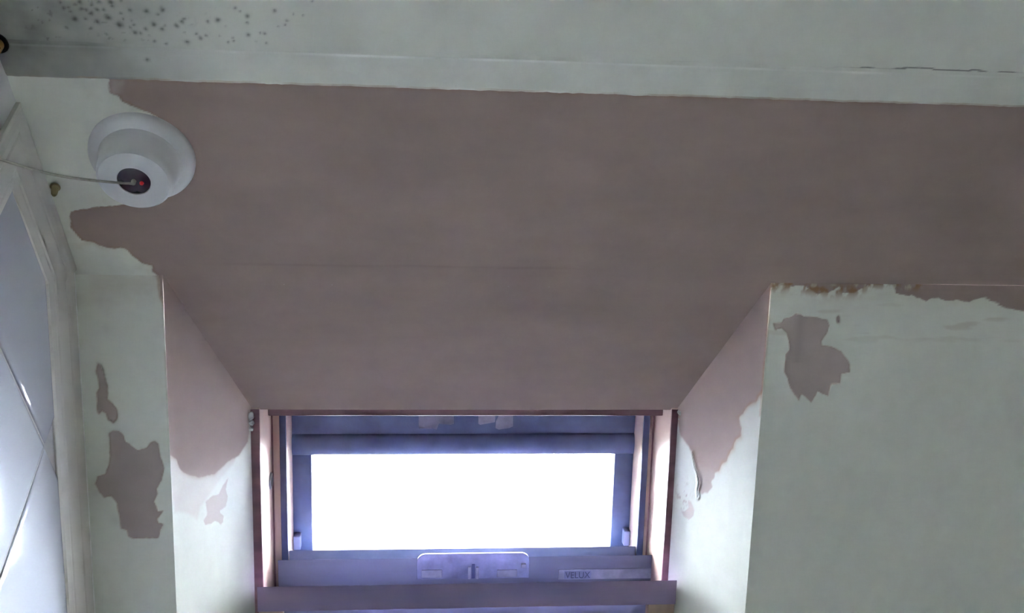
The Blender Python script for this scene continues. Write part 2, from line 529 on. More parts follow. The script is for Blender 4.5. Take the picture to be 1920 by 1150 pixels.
def build_band():
    xs = coords((XL, 0.66, 0.002), (0.66, XR, 0.05))
    ts = np.linspace(0, len(BAND_PROFILE) - 1, 40)
    pr = np.array(BAND_PROFILE)
    py = np.interp(ts, range(len(pr)), pr[:, 0]); pz = np.interp(ts, range(len(pr)), pr[:, 1])
    X, T = np.meshgrid(xs, ts); Yg = np.interp(T, range(len(pr)), pr[:, 0]); Zg = np.interp(T, range(len(pr)), pr[:, 1])
    a, b = X.ravel(), Yg.ravel()
    wav = 0.0012 * fbm(a, b * 0 + 1.0, 30, 4, 80) + 0.0012 * fbm(a, b * 0 + 2.0, 160, 2, 83)
    edge = (T.ravel() < 2.2)
    b2 = b + wav * edge + 0.0015 * fbm(a, b * 0 + 5, 8, 3, 84) * (T.ravel() > 5)
    z2 = Zg.ravel() + 0.0006 * fbm(a, b, 45, 3, 81)
    P = np.stack([a, b2, z2], 1)
    col = WHITE * (1 + 0.05 * fbm(a, b, 40, 3, 82))[:, None]
    left = mould_shade_field(a, b)
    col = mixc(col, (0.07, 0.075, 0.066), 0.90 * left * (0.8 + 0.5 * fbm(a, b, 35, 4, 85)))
    sp = SURF_SPOT
    col = mixc(col, MOULD, 0.75 * np.exp(-((a - sp[0]) ** 2 + (b - sp[1]) ** 2) / 0.0018 ** 2))
    tint = (T.ravel() < 2.0) * np.clip(0.4 + 1.4 * fbm(a, b * 0, 50, 3, 86), 0, 0.7)
    col = mixc(col, (0.50, 0.42, 0.30), tint)
    r, c = X.shape
    i = np.arange(r * c).reshape(r, c)
    fs = np.stack([i[:-1, :-1], i[:-1, 1:], i[1:, 1:], i[1:, :-1]], -1).reshape(-1, 4)
    me = bpy.data.meshes.new('trim_1')
    me.from_pydata(P.tolist(), [], fs.tolist())
    for p in me.polygons: p.use_smooth = True
    ca = me.attributes.new('surface_colour', 'FLOAT_COLOR', 'POINT')
    ca.data.foreach_set('color', np.concatenate([col, np.ones((len(col), 1))], 1).astype(np.float32).ravel())
    fa = me.attributes.new('coat', 'FLOAT', 'POINT'); fa.data.foreach_set('value', np.ones(len(col), np.float32))
    me.materials.append(M['coat'])
    return link(bpy.data.objects.new('trim_1', me))


SURF_SPOT = SC.px([(275, 115)])[0]
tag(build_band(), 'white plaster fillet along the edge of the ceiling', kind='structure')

# ---- roof slope, left of the window
SB = Surface((0, Y_FOLD, H), UX, VD, -NB)
P_SMALL = SB.px([(183, 681), (189, 686), (195, 703), (201, 721), (201, 749), (209, 757), (217, 766), (220, 771), (219, 785), (212, 792), (203, 788), (198, 776),
                 (191, 771), (186, 778), (182, 773), (182, 750), (181, 738), (186, 728), (184, 707), (180, 696)])
P_BIG = SB.px([(205, 813), (212, 808), (223, 809), (231, 816), (235, 828), (243, 833), (259, 846), (275, 840), (282, 831), (290, 827), (297, 833), (301, 858),
               (308, 879), (303, 900), (294, 917), (296, 927), (289, 941), (294, 950), (296, 960), (306, 958), (295, 973), (296, 981), (305, 984), (299, 999),
               (296, 1009), (278, 1010), (250, 1010), (240, 1006), (238, 995), (226, 992), (224, 973), (220, 945), (209, 930), (195, 933), (188, 924), (179, 908),
               (183, 894), (198, 889), (205, 872), (206, 844)])
P_EDGE_L = SB.px([(283, 480), (310, 480), (310, 575), (302, 556), (300, 537), (296, 517), (287, 509)])


def paint_BL(a, b):
    w = fbm(a, b, 150, 3, 91) * 0.0022
    ds, dbig, de = sdf(a, b, P_SMALL) + w, sdf(a, b, P_BIG) + w, sdf(a, b, P_EDGE_L) + w
    dp = np.maximum(ds, dbig)
    bare = sstep(dp, -0.0005, 0.0005)
    fresh = sstep(de, -0.0006, 0.0006)
    col = WHITE * 1.08 * (1 + 0.05 * fbm(a, b, 14, 3, 92))[:, None]
    cream = np.exp(-((b - 0.012) / 0.032) ** 2) * np.clip(0.55 + 1.5 * fbm(a, b * 1.8, 40, 4, 93), 0, 1)
    col = mixc(col, (0.63, 0.58, 0.47), 0.5 * cream)
    col = mixc(col, (0.50, 0.47, 0.42), 0.25 * np.exp(-((a - (XL + 0.028)) / 0.01) ** 2) * np.clip(fbm(a, b, 50, 3, 97) * 2, 0, 1))
    edge = np.exp(-((a - OUT_L) / 0.0016) ** 2) * (1 - sstep(b, 0.10, 0.22)) * np.clip(0.5 + fbm(a, b, 90, 2, 95), 0, 1)
    old = OLD * 0.88 * (1 + 0.12 * fbm(a, b, 45, 3, 94))[:, None]
    col = col * (1 - bare[:, None]) + old * bare[:, None]
    col = mixc(col, RUST * 1.3, 0.35 * np.exp(-(dp / 0.0008) ** 2))
    col = mixc(col, RUST * 1.4, 0.6 * edge)
    col = mixc(col, PLASTER, fresh)
    col = mixc(col, RUST * 1.3, 0.6 * np.exp(-((de + 0.001) / 0.0016) ** 2))
    rel = 0.0010 * fbm(a, b, 9, 3, 96) - 0.0006 * bare
    rel *= sstep(b, 0, 0.01)
    return col, 1 - np.maximum(bare, fresh), rel


gBL = rect(coords((XL - 0.002, OUT_L, 0.0012)), coords((0, 0.42, 0.0013), (0.42, S_END, 0.05)))
o = build_grids('wall_slope_left', SB, [gBL], paint_BL, split=[
    ('bare_plaster_patch', lambda a, b: sdf(a, b, P_BIG) > 0, 'large bare plaster patch with a ragged outline'),
    ('bare_plaster_patch', lambda a, b: sdf(a, b, P_SMALL) > 0, 'narrow bare plaster patch')])
tag(o, 'narrow white painted slope between cream trim and window reveal', kind='structure')

# ---- roof slope, right of the window
P_TOP_R = SB.px([(1430, 480), (1430, 541), (1445, 540), (1461, 533), (1475, 536), (1492, 535), (1510, 538), (1523, 543), (1534, 551), (1545, 547), (1555, 548), (1566, 541),
                 (1574, 536), (1579, 550), (1592, 551), (1603, 548), (1621, 540), (1635, 531), (1650, 532), (1663, 530), (1678, 538), (1680, 551), (1697, 555), (1708, 553),
                 (1718, 558), (1736, 564), (1748, 560), (1760, 558), (1774, 564), (1795, 562), (1808, 566), (1819, 565), (1832, 560), (1847, 558), (1858, 564), (1868, 567),
                 (1874, 574), (1885, 579), (1900, 581), (1920, 584), (1990, 590), (2200, 600), (2200, 480)])
P_BIRD = SB.px([(1449, 606), (1466, 604.5), (1470, 598), (1485, 594), (1492, 588.5), (1501, 589.6), (1506, 594), (1523, 594), (1539, 597.6), (1551, 600), (1555, 610),
                (1549.6, 626), (1539, 640), (1541, 649), (1558, 650), (1575.6, 659), (1588, 673), (1593, 685), (1593, 699), (1577, 701), (1575.6, 720), (1558, 720),
                (1556.5, 729), (1553, 743), (1544, 739), (1532, 733), (1529, 741), (1521, 754), (1511, 744), (1502.6, 739), (1500, 742.6), (1498, 751), (1492, 743),
                (1482, 729), (1476.5, 709.6), (1471, 699), (1471, 689), (1474, 675), (1474, 664), (1480, 657), (1479, 640), (1475, 623), (1466, 615), (1457, 616),
                (1454.6, 620), (1452, 614)])
P_FLECK = SB.px([(1569, 596), (1572, 592), (1575, 598), (1574, 605), (1570, 606)])
RUST_LINE = SB.px([(1448, 537), (1480, 535), (1520, 541), (1560, 545), (1600, 545), (1640, 530), (1690, 531), (1720, 534)])
SCUFF = SB.px([(1690, 634), (1703, 641)])


def paint_BR(a, b):
    w = fbm(a, b, 150, 3, 101) * 0.0022
    dt = sdf(a, b, P_TOP_R) + w * 1.6
    db = np.maximum(sdf(a, b, P_BIRD), sdf(a, b, P_FLECK)) + w * 0.7
    fresh = sstep(dt, -0.0006, 0.0006); bare = sstep(db, -0.0004, 0.0004)
    col = WHITE * 1.08 * (1 + 0.045 * fbm(a, b, 10, 3, 102))[:, None]
    cream = np.exp(-((b - 0.004) / 0.02) ** 2) * np.clip(0.5 + 1.6 * fbm(a * 0.5, b * 2, 45, 4, 103), 0, 1)
    col = mixc(col, (0.66, 0.61, 0.47), 0.55 * cream)
    scuff = sstep(fbm(a * 0.35, b * 2.2, 55, 3, 108), 0.13, 0.26) * np.exp(-((b - 0.045) / 0.025) ** 2)
    col = mixc(col, (0.55, 0.50, 0.40), 0.35 * scuff)
    old = OLD * (1 + 0.16 * fbm(a, b, 40, 4, 104))[:, None]
    old = mixc(old, OLD * 0.78, 0.6 * np.exp(-((a - SB.px([(1500, 620)])[0][0]) / 0.006) ** 2) * (b < SB.px([(1500, 680)])[0][1]))
    col = col * (1 - bare[:, None]) + old * bare[:, None]
    col = mixc(col, RUST * 1.4, 0.30 * np.exp(-(db / 0.0007) ** 2))
    col = mixc(col, PLASTER, fresh)
    dr = sdf(a, b, RUST_LINE, closed=False)
    smear = np.exp(-(dr / 0.0070) ** 2) * sstep(fbm(a * 1.4, b * 0.8, 120, 4, 105) + 0.10, -0.02, 0.2) * (1 - sstep(a, 0.585, 0.66))
    col = mixc(col, RUST * 1.25, 0.85 * smear)
    wsm = np.exp(-((dr - 0.003) / 0.004) ** 2) * sstep(fbm(a, b * 0.6, 150, 4, 106), 0.12, 0.22) * (a < 0.64)
    col = mixc(col, (0.60, 0.55, 0.42), 0.7 * wsm)
    edge = np.exp(-((a - OUT_R) / 0.0018) ** 2) * (1 - sstep(b, 0.05, 0.20)) * np.clip(0.6 + fbm(a, b, 90, 2, 107), 0, 1)
    col = mixc(col, RUST * 1.5, 0.7 * edge)
    rel = 0.0010 * fbm(a, b, 7, 3, 109) - 0.0006 * bare
    rel *= sstep(b, 0, 0.01)
    return col, 1 - np.maximum(bare, fresh), rel


gBR = rect(coords((OUT_R, 0.64, 0.0013), (0.64, 0.74, 0.004), (0.74, XR, 0.05)), coords((0, 0.16, 0.0013), (0.16, 0.42, 0.006), (0.42, S_END, 0.05)))
o = build_grids('wall_slope_right', SB, [gBR], paint_BR, split=[
    ('bare_plaster_patch', lambda a, b: np.maximum(sdf(a, b, P_BIRD), sdf(a, b, P_FLECK)) > 0, 'bare plaster patch shaped like a perched bird'),
    ('fresh_plaster_edge', lambda a, b: sdf(a, b, P_TOP_R) > 0, 'ragged lower edge of the brown plaster')])
tag(o, 'broad white painted slope right of the window reveal', kind='structure')

# ---- splayed cheeks of the reveal
V_CHEEK = 0.95


def cheek_surface(xo, xi):
    p_out, p_in = np.array([xo, Y_FOLD, H]), np.array([xi, Y_HEAD, H])
    n = np.cross(p_in - p_out, VD); n /= np.linalg.norm(n)
    mid = np.array([0.06, Y_HEAD, H - 0.3])
    if n.dot(mid - p_out) < 0: n = -n
    e1 = p_in - p_out - VD * (p_in - p_out).dot(VD); wdt = np.linalg.norm(e1); e1 /= wdt
    return Surface(p_out, e1, VD, n), p_in - p_out, wdt


def cheek_grid(sf, d):
    da, db = d.dot(sf.e1), d.dot(sf.e2)
    s = np.linspace(0, 1, 110); t = np.concatenate([np.linspace(0, 0.42, 320), np.linspace(0.42, 1, 8)[1:]])
    g = np.zeros((len(t), len(s), 2))
    for j, q in enumerate(s):
        top = db * q
        g[:, j, 0] = da * q
        g[:, j, 1] = top + t * (V_CHEEK + 0.02)
    return g


SCL, dL, wL = cheek_surface(OUT_L, IN_L - 0.004)
BROWN_L = SCL.px([(285, 470), (319, 853), (331, 862), (337, 882), (356, 893), (380, 896), (403, 889), (417, 877), (428, 866), (448, 855), (457, 841), (465, 828), (467, 814),
                  (466, 794), (469, 770), (500, 740), (420, 480)])
WASH_L = SCL.px([(312, 845), (327, 963), (342, 961), (365, 970), (370, 976), (376, 952), (387, 940), (398, 920), (420, 890), (440, 868), (445, 850), (400, 870)])
P_DROP = SCL.px([(385, 941), (394, 933), (410, 927), (419, 909), (428, 896), (423, 918), (427, 932), (423, 950), (413, 957), (412, 962), (419, 968), (419, 979), (414, 985),
                 (410, 979), (403, 977), (396, 983), (385, 984), (382, 977), (389, 966), (387, 954)])


def paint_CL(a, b):
    w = fbm(a, b, 130, 3, 111) * 0.003
    db = sdf(a, b, BROWN_L) + w; dw = sdf(a, b, WASH_L) + w; dd = sdf(a, b, P_DROP) + w * 0.7
    br = sstep(db, -0.0012, 0.0012); wa = sstep(dw, -0.003, 0.004); dr = sstep(dd, -0.0008, 0.0008)
    col = WHITE * 0.98 * (1 + 0.05 * fbm(a * 2.5, b * 0.4, 45, 3, 112))[:, None]
    col = mixc(col, OLD * 1.1, 0.62 * wa * (0.8 + 0.6 * fbm(a, b, 45, 3, 113)))
    col = mixc(col, OLD * 0.95, 0.85 * dr)
    pl = np.array([0.475, 0.365, 0.335]) * (1 + 0.16 * fbm(a, b, 18, 4, 114))[:, None]  # paler than the ceiling plaster: window light put into the colour
    col = col * (1 - br[:, None]) + pl * br[:, None]
    col = mixc(col, RUST * 1.7, 0.30 * np.exp(-((db + 0.001) / 0.0022) ** 2) * np.clip(0.5 + 1.2 * fbm(a, b, 60, 2, 115), 0, 1))
    rel = 0.0012 * fbm(a, b, 8, 3, 116) * sstep(a, 0, 0.01)
    return col, 1 - br, rel


o = build_grids('wall_reveal_left', SCL, [cheek_grid(SCL, dL)], paint_CL, split=[
    ('plaster_coat', lambda a, b: sdf(a, b, BROWN_L) > 0, 'pinkish brown plaster on the upper cheek'),
    ('bare_plaster_patch', lambda a, b: sdf(a, b, P_DROP) > 0, 'small flaked patch')])
tag(o, 'left cheek of the window reveal, plaster above white paint', kind='structure')

SCR, dR, wR = cheek_surface(OUT_R, IN_R)
BROWN_R = SCR.px([(1268, 700), (1268, 774), (1271, 796), (1277, 819), (1284, 829), (1291, 837), (1299, 851), (1304, 873), (1309, 894), (1311, 907), (1310, 921), (1316, 928), (1321, 925),
                  (1327, 925), (1335, 914), (1334, 903), (1340, 896), (1340, 887), (1349, 885), (1353, 869), (1362, 865), (1368, 851), (1375, 842), (1377, 832), (1380, 824),
                  (1389, 819), (1390, 803), (1387, 793), (1386, 783), (1395, 772), (1400, 766), (1406, 758), (1417, 754), (1424, 742), (1432, 735), (1470, 480), (1350, 500)])
P_LOW_R = SCR.px([(1277, 959), (1282, 968), (1291, 975), (1300, 968), (1301, 957), (1295, 941), (1290, 939), (1291, 952), (1284, 959)])
FLAKE_C = SCR.px([(1281, 930)])[0]
CURL = SCR.px([(1299, 851), (1303, 875), (1308, 888), (1310, 900), (1311, 907), (1308, 920), (1309, 932)])


def paint_CR(a, b):
    w = fbm(a, b, 140, 3, 121) * 0.003
    db = sdf(a, b, BROWN_R) + w; dl = sdf(a, b, P_LOW_R) + w * 0.7
    br = sstep(db, -0.0010, 0.0010); lo = sstep(dl, -0.0006, 0.0006)
    col = WHITE * 0.90 * (1 + 0.05 * fbm(a * 2.5, b * 0.5, 45, 3, 122))[:, None]
    col = mixc(col, OLD * 0.92, 0.9 * lo)
    fl = sstep(fbm(a, b, 240, 3, 126), 0.10, 0.2) * np.exp(-(((a - FLAKE_C[0]) / 0.012) ** 2 + ((b - FLAKE_C[1]) / 0.018) ** 2))
    col = mixc(col, OLD * 0.8, 0.9 * np.clip(fl * 1.6, 0, 1))
    pl = np.array([0.475, 0.365, 0.335]) * (1 + 0.16 * fbm(a, b, 18, 4, 124))[:, None]  # plaster lightened like the left cheek, window light in its colour
    pale = sstep(b, SCR.px([(1320, 868)])[0][1], SCR.px([(1320, 885)])[0][1])
    pl = mixc(pl, OLD * 0.95, 0.8 * pale)
    col = col * (1 - br[:, None]) + pl * br[:, None]
    col = mixc(col, RUST * 1.9, 0.42 * np.exp(-((db + 0.0) / 0.0032) ** 2) * np.clip(0.6 + 1.5 * fbm(a, b, 60, 2, 125), 0, 1) * (1 - pale))
    top = np.exp(-(a / 0.0022) ** 2) * (b < 0.16)
    col = mixc(col, RUST * 1.6, 0.5 * top)
    dc = sdf(a, b, CURL, closed=False)
    col = mixc(col, (0.20, 0.18, 0.20), 0.85 * (1 - sstep(dc, 0.0003, 0.0012)))
    rel = 0.0012 * fbm(a, b, 8, 3, 127) * sstep(a, 0, 0.01) + 0.0012 * np.exp(-((dc - 0.0022) / 0.0012) ** 2) - 0.0004 * fl
    return col, 1 - br, rel


o = build_grids('wall_reveal_right', SCR, [cheek_grid(SCR, dR)], paint_CR, split=[
    ('plaster_coat', lambda a, b: sdf(a, b, BROWN_R) > 0, 'pinkish brown plaster with a ragged lower edge'),
    ('bare_plaster_patch', lambda a, b: sdf(a, b, P_LOW_R) > 0, 'small flaked patch')])
tag(o, 'right cheek of the window reveal, plaster above white paint', kind='structure')

# ------------------------------------------------------------------ the rest of the room shell
def slab(name, quad, mat, thick, out, label):
    q = [np.asarray(p, float) for p in quad]; out = np.asarray(out, float)
    o = prism(name, q, [p + out * thick for p in q], mat)
    return tag(o, label, kind='structure')


yk, zk = slope_pt(0, S_END)[1], slope_pt(0, S_END)[2]
slab('floor', [(XL, YB, 0), (XR, YB, 0), (XR, yk, 0), (XL, yk, 0)], M['floor'], 0.1, (0, 0, -1), 'pale vinyl floor below')
slab('wall_left', [(XL, YB, 0), (XL, 2.0, 0), (XL, 2.0, 2.6), (XL, YB, 2.6)], M['wall'], 0.1, (-1, 0, 0), 'white wall at the left, tiled below its cream trim')
slab('wall_right', [(XR, YB, 0), (XR, 2.0, 0), (XR, 2.0, 2.6), (XR, YB, 2.6)], M['sidewall'], 0.1, (1, 0, 0), 'stone painted wall at the right')
slab('wall_back', [(XL, YB, 0), (XR, YB, 0), (XR, YB, 2.6), (XL, YB, 2.6)], M['wall'], 0.1, (0, -1, 0), 'white wall behind')
slab('wall_knee', [(XL, yk, 0), (XR, yk, 0), (XR, yk, zk + 0.02), (XL, yk, zk + 0.02)], M['wall'], 0.1, (0, 1, 0), 'low white wall under the slope')
sb0 = 0.905
slab('wall_slope_below', [slope_pt(OUT_L, sb0 + 0.2), slope_pt(OUT_R, sb0 + 0.2), slope_pt(OUT_R, S_END), slope_pt(OUT_L, S_END)], M['wall'], 0.02, NB, 'white slope below the window')
slab('wall_reveal_sill', [slope_pt(OUT_L, sb0 + 0.2), slope_pt(OUT_R, sb0 + 0.2), win(IN_R, V_END, 0.02), win(IN_L, V_END, 0.02)], M['wall'], 0.02, VD, 'white lining under the window')
# unseen white block added below the window to bounce daylight upward
lp = [(XL, 1.0), (XL, -0.2), (0.42, -0.2), (0.42, 1.0)]
tag(prism('bounce_ledge', [(x, y + (0.6 if y > 0.5 else 0), 0.0) for x, y in lp], [(x, y + (0.6 if y > 0.5 else 0), 0.62) for x, y in lp], M['wall'], bevel=0.01), 'added white block below the window, bounces daylight upward', kind='structure')
# roof build-up so that no daylight leaks past the linings
slab('roof_cover_left', [slope_pt(XL - 0.1, -0.25) + NB * 0.20, slope_pt(IN_L - 0.004, -0.25) + NB * 0.20, slope_pt(IN_L - 0.004, 1.6) + NB * 0.20, slope_pt(XL - 0.1, 1.6) + NB * 0.20],
     M['wall'], 0.02, NB, 'roof boarding left of the window')
slab('roof_cover_right', [slope_pt(IN_R, -0.25) + NB * 0.20, slope_pt(XR + 0.1, -0.25) + NB * 0.20, slope_pt(XR + 0.1, 1.6) + NB * 0.20, slope_pt(IN_R, 1.6) + NB * 0.20],
     M['wall'], 0.02, NB, 'roof boarding right of the window')
slab('roof_cover_top', [(XL - 0.1, YB - 0.1, 2.62), (XR + 0.1, YB - 0.1, 2.62), (XR + 0.1, 0.65, 2.62), (XL - 0.1, 0.65, 2.62)], M['wall'], 0.02, (0, 0, 1), 'roof boarding over the ceiling')

# ------------------------------------------------------------------ cream trim round the tiled panel of the left wall
TPROF = [(0.000, 0.0), (0.000, 0.0050), (0.004, 0.0062), (0.014, 0.0066), (0.022, 0.0062), (0.025, 0.0054), (0.028, 0.0060), (0.050, 0.0060), (0.053, 0.0054), (0.056, 0.0058), (0.066, 0.0050), (0.070, 0.0032), (0.070, 0.0)]
TB = math.tan(BETA / 2)
Y_T0 = 0.519
yj = Y_FOLD - 0.010


def trim_obj(name, ra, rb, label):
    o = prism(name, ra, rb, M['trim'], bevel=0.0006, seg=1, angle=50)
    return tag(o, label, kind='structure')


hz_a = [(XL + t, Y_T0 + d * 0.7, H - 0.0035 - d) for d, t in TPROF]
hz_b = [(XL + t, yj - 0.0 - (d + 0.0) * 0.42, H - 0.0035 - d) for d, t in TPROF]
trim_obj('trim_2', hz_a, hz_b, 'short cream trim under the ceiling beside the pull switch')
vt_a = [(XL + t, Y_T0 + d * 0.7, H - 0.0015 - d) for d, t in TPROF]
vt_b = [(XL + t, Y_T0 + d * 0.7, 0.6) for d, t in TPROF]
trim_obj('trim_3', vt_a, vt_b, 'upright cream trim at the photo left edge')
SD0 = 0.017
DN = np.array([0, -math.sin(BETA), -math.cos(BETA)])


def sl(d, t, s):
    p = slope_pt(XL + t, s) + DN * (SD0 + d * 1.06)
    return p


sl_a = [sl(d, t, -0.012 - d * 0.17) for d, t in TPROF]
sl_b = [sl(d, t, S_END - 0.15) for d, t in TPROF]
trim_obj('trim_4', sl_a, sl_b, 'long cream trim following the roof slope above the tiles')
# ------------------------------------------------------------------ glazed wall tiles
wall_left = bpy.data.objects['wall_left']
TW, TH, GAP = 0.25, 0.33, 0.0026
TY0, TZ0 = 0.797, 2.139


def clip(poly, p, n):
    out = []
    for i in range(len(poly)):
        a, b = poly[i], poly[(i + 1) % len(poly)]
        da, db = (a[0] - p[0]) * n[0] + (a[1] - p[1]) * n[1], (b[0] - p[0]) * n[0] + (b[1] - p[1]) * n[1]
        if da >= 0: out.append(a)
        if da * db < 0:
            t = da / (da - db); out.append((a[0] + (b[0] - a[0]) * t, a[1] + (b[1] - a[1]) * t))
    return out


def inset(poly, d):
    n = len(poly); out = []
    sgn = 1 if sum(poly[k][0] * poly[(k + 1) % n][1] - poly[(k + 1) % n][0] * poly[k][1] for k in range(n)) > 0 else -1
    lines = []
    for k in range(n):
        a, b = np.array(poly[k]), np.array(poly[(k + 1) % n]); e = (b - a) / np.linalg.norm(b - a)
        nn = np.array([-e[1], e[0]]) * sgn
        lines.append((nn, nn.dot(a) + d))
    for k in range(n):
        (n1, c1), (n2, c2) = lines[k - 1], lines[k]
        out.append(np.linalg.solve(np.array([n1, n2]), np.array([c1, c2])))
    return out


def pillow_tile(poly):
    """glazed tile with softly rounded edges"""
    prof = [(0.0, -0.002), (0.0, 0.0012), (0.0006, 0.0021), (0.0016, 0.0029), (0.0032, 0.0036), (0.0052, 0.0041), (0.0078, 0.0043)]
    k, t1, t2 = len(poly), random.uniform(-0.004, 0.004), random.uniform(-0.004, 0.004)
    cy_, cz_ = sum(p[0] for p in poly) / k, sum(p[1] for p in poly) / k
    verts, faces = [], []
    for ins, h in prof:
        for y, z in inset(poly, ins):
            verts.append((XL + h + (0.0 if h < 0.001 else t1 * (y - cy_) + t2 * (z - cz_)), y, z))
    for r in range(len(prof) - 1):
        for i in range(k):
            faces.append([r * k + i, r * k + (i + 1) % k, (r + 1) * k + (i + 1) % k, (r + 1) * k + i])
    faces.append(list(range((len(prof) - 1) * k, len(prof) * k)))
    mesh_obj('tile', verts, faces, M['tile'], wall_left, smooth=True)


lim_s = slope_pt(XL, 0) + DN * (SD0 + 0.070)
for i in range(-1, 4):
    for j in range(-6, 1):
        y0, y1 = TY0 + i * TW + GAP / 2, TY0 + (i + 1) * TW - GAP / 2
        z0, z1 = TZ0 + j * TH + GAP / 2, TZ0 + (j + 1) * TH - GAP / 2
        poly = [(y0, z0), (y1, z0), (y1, z1), (y0, z1)]
        poly = clip(poly, (0.560, 0), (1, 0))
        poly = clip(poly, (0, H - 0.066), (0, -1))
        poly = clip(poly, (lim_s[1], lim_s[2]), (DN[1], DN[2]))
        poly = clip(poly, (0, 0.02), (0, 1))
        poly = clip(poly, (yk - 0.01, 0), (-1, 0))
        if len(poly) < 3: continue
        area = abs(sum(poly[k][0] * poly[(k + 1) % len(poly)][1] - poly[(k + 1) % len(poly)][0] * poly[k][1] for k in range(len(poly)))) / 2
        if area < 1.2e-3: continue
        pillow_tile(poly)
prism('grout', [(XL - 0.001, 0.56, 0.02), (XL - 0.001, yk - 0.01, 0.02), (XL - 0.001, yk - 0.01, 1.35), (XL - 0.001, 0.9, 2.12), (XL - 0.001, 0.735, 2.25), (XL - 0.001, 0.56, 2.25)],
      [(XL + 0.0014, 0.56, 0.02), (XL + 0.0014, yk - 0.01, 0.02), (XL + 0.0014, yk - 0.01, 1.35), (XL + 0.0014, 0.9, 2.12), (XL + 0.0014, 0.735, 2.25), (XL + 0.0014, 0.56, 2.25)], M['grout'], wall_left)

# ------------------------------------------------------------------ roof window
W1 = empty('window_1', tuple(win(0.06, 0.0, 0.0)))
tag(W1, 'small wooden roof window with bright sky behind it', kind='structure')
for side, uo, ui, ur in ((-1, IN_L - 0.012, -0.204, -0.1835), (1, IN_R + 0.012, 0.3222, 0.3060)):
    prof = [(uo, 0.0), (ui, 0.0), (ui, 0.085), (ur, 0.085), (ur, 0.135), (uo, 0.135)]
    ra = [win(u, -0.004, w) for u, w in prof]; rb = [win(u, V_END, w) for u, w in prof]
    jb = prism('jamb', ra, rb, M['jamb'], W1, bevel=0.0010, seg=2)
    # dark stained front edge of the jamb
    wbox('jamb_edge', min(uo, ui + 0.0004 * side), max(uo, ui + 0.0004 * side), 0.002, V_END, -0.0016, 0.0006, M['wood'], jb, bevel=0.0004)
    g0, g1 = (ur - 0.0095, ur - 0.0006) if side < 0 else (ur + 0.0006, ur + 0.0095)
    wbox('gasket', g0, g1, 0.02, V_END, 0.0825, 0.0858, M['gasket'], jb, bevel=0.0006)
    a0, a1 = sorted((ui - side * 0.0002, ui - side * 0.0022))
    wbox('joint_strip', a0, a1, 0.02, V_END, 0.0835, 0.0858, M['wood'], jb)
# head
hd = wbox('head', -0.1945, 0.3125, -0.012, 0.0122, 0.004, 0.135, M['wood'], W1, bevel=0.0012)
wbox('head_lining', IN_L - 0.010, IN_R + 0.010, -0.045, -0.0015, 0.0, 0.19, M['wood'], W1)
# metal rim around the opening, lens-flare blue put into its colour
O_L, O_R, O_T, O_B = -0.1566, 0.2787, 0.1106, 0.262
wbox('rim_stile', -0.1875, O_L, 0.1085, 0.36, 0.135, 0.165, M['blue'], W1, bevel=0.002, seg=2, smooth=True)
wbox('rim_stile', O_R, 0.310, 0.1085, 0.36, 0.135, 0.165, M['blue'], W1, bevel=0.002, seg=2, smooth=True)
prof = [(-0.03, 0.165), (-0.03, 0.135), (0.078, 0.135)]
for k in range(9):
    a = math.radians(180 * k / 8)
    prof.append((0.0955 - 0.0155 * math.cos(a), 0.1352 - 0.0070 * math.sin(a)))
prof += [(0.1112, 0.165)]
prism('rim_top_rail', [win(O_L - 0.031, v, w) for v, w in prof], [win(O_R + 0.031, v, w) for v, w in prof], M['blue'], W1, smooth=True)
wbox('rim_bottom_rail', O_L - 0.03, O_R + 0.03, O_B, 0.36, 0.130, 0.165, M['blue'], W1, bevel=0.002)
# sash rail, ledge and control bar: upright leaves stepping into the room
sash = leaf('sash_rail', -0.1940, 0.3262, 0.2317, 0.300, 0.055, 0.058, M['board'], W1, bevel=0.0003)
leaf('sash_ledge', -0.1945, 0.3240, 0.2335, 0.300, 0.088, 0.091, M['ledge'], W1, bevel=0.0003)
wbox('sash_core', -0.1930, 0.3250, 0.262, 0.305, 0.061, 0.135, M['gasket'], W1)
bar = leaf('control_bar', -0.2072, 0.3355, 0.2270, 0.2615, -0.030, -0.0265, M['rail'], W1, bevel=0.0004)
wbox('bar_end_block', -0.2065, -0.1760, 0.2610, 0.300, -0.028, -0.004, M['jamb'], bar, bevel=0.0012)
wbox('bar_end_block', 0.2990, 0.3350, 0.2610, 0.300, -0.028, -0.004, M['jamb'], bar, bevel=0.0012)
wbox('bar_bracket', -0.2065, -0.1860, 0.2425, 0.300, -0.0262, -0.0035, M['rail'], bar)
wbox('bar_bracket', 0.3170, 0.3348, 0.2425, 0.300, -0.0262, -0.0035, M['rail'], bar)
wbox('lower_rail', -0.1950, 0.3250, 0.258, 0.33, -0.016, 0.004, M['ledge'], W1, bevel=0.0012)
# lower half of the sash, below the picture, shut off by an added sheet that blocks daylight
for su0, su1 in ((-0.2035, -0.150), (0.268, 0.3215)):
    wbox('sash_stile', su0, su1, 0.36, 0.86, 0.02, 0.07, M['jamb'], W1, bevel=0.002)
wbox('sash_cross_rail', -0.2035, 0.3215, 0.30, 0.37, 0.0, 0.13, M['jamb'], W1, bevel=0.002)
wbox('sash_cross_rail', -0.2035, 0.3215, 0.86, V_END + 0.01, 0.0, 0.13, M['jamb'], W1, bevel=0.002)
wbox('pane', -0.152, 0.27, 0.365, 0.865, 0.046, 0.050, M['glass'], W1)
wbox('daylight_block', -0.1995, 0.3175, 0.355, 0.875, 0.076, 0.079, M['gasket'], W1)
wbox('pane', O_L - 0.012, O_R + 0.012, 0.095, 0.275, 0.150, 0.153, M['glass'], W1)
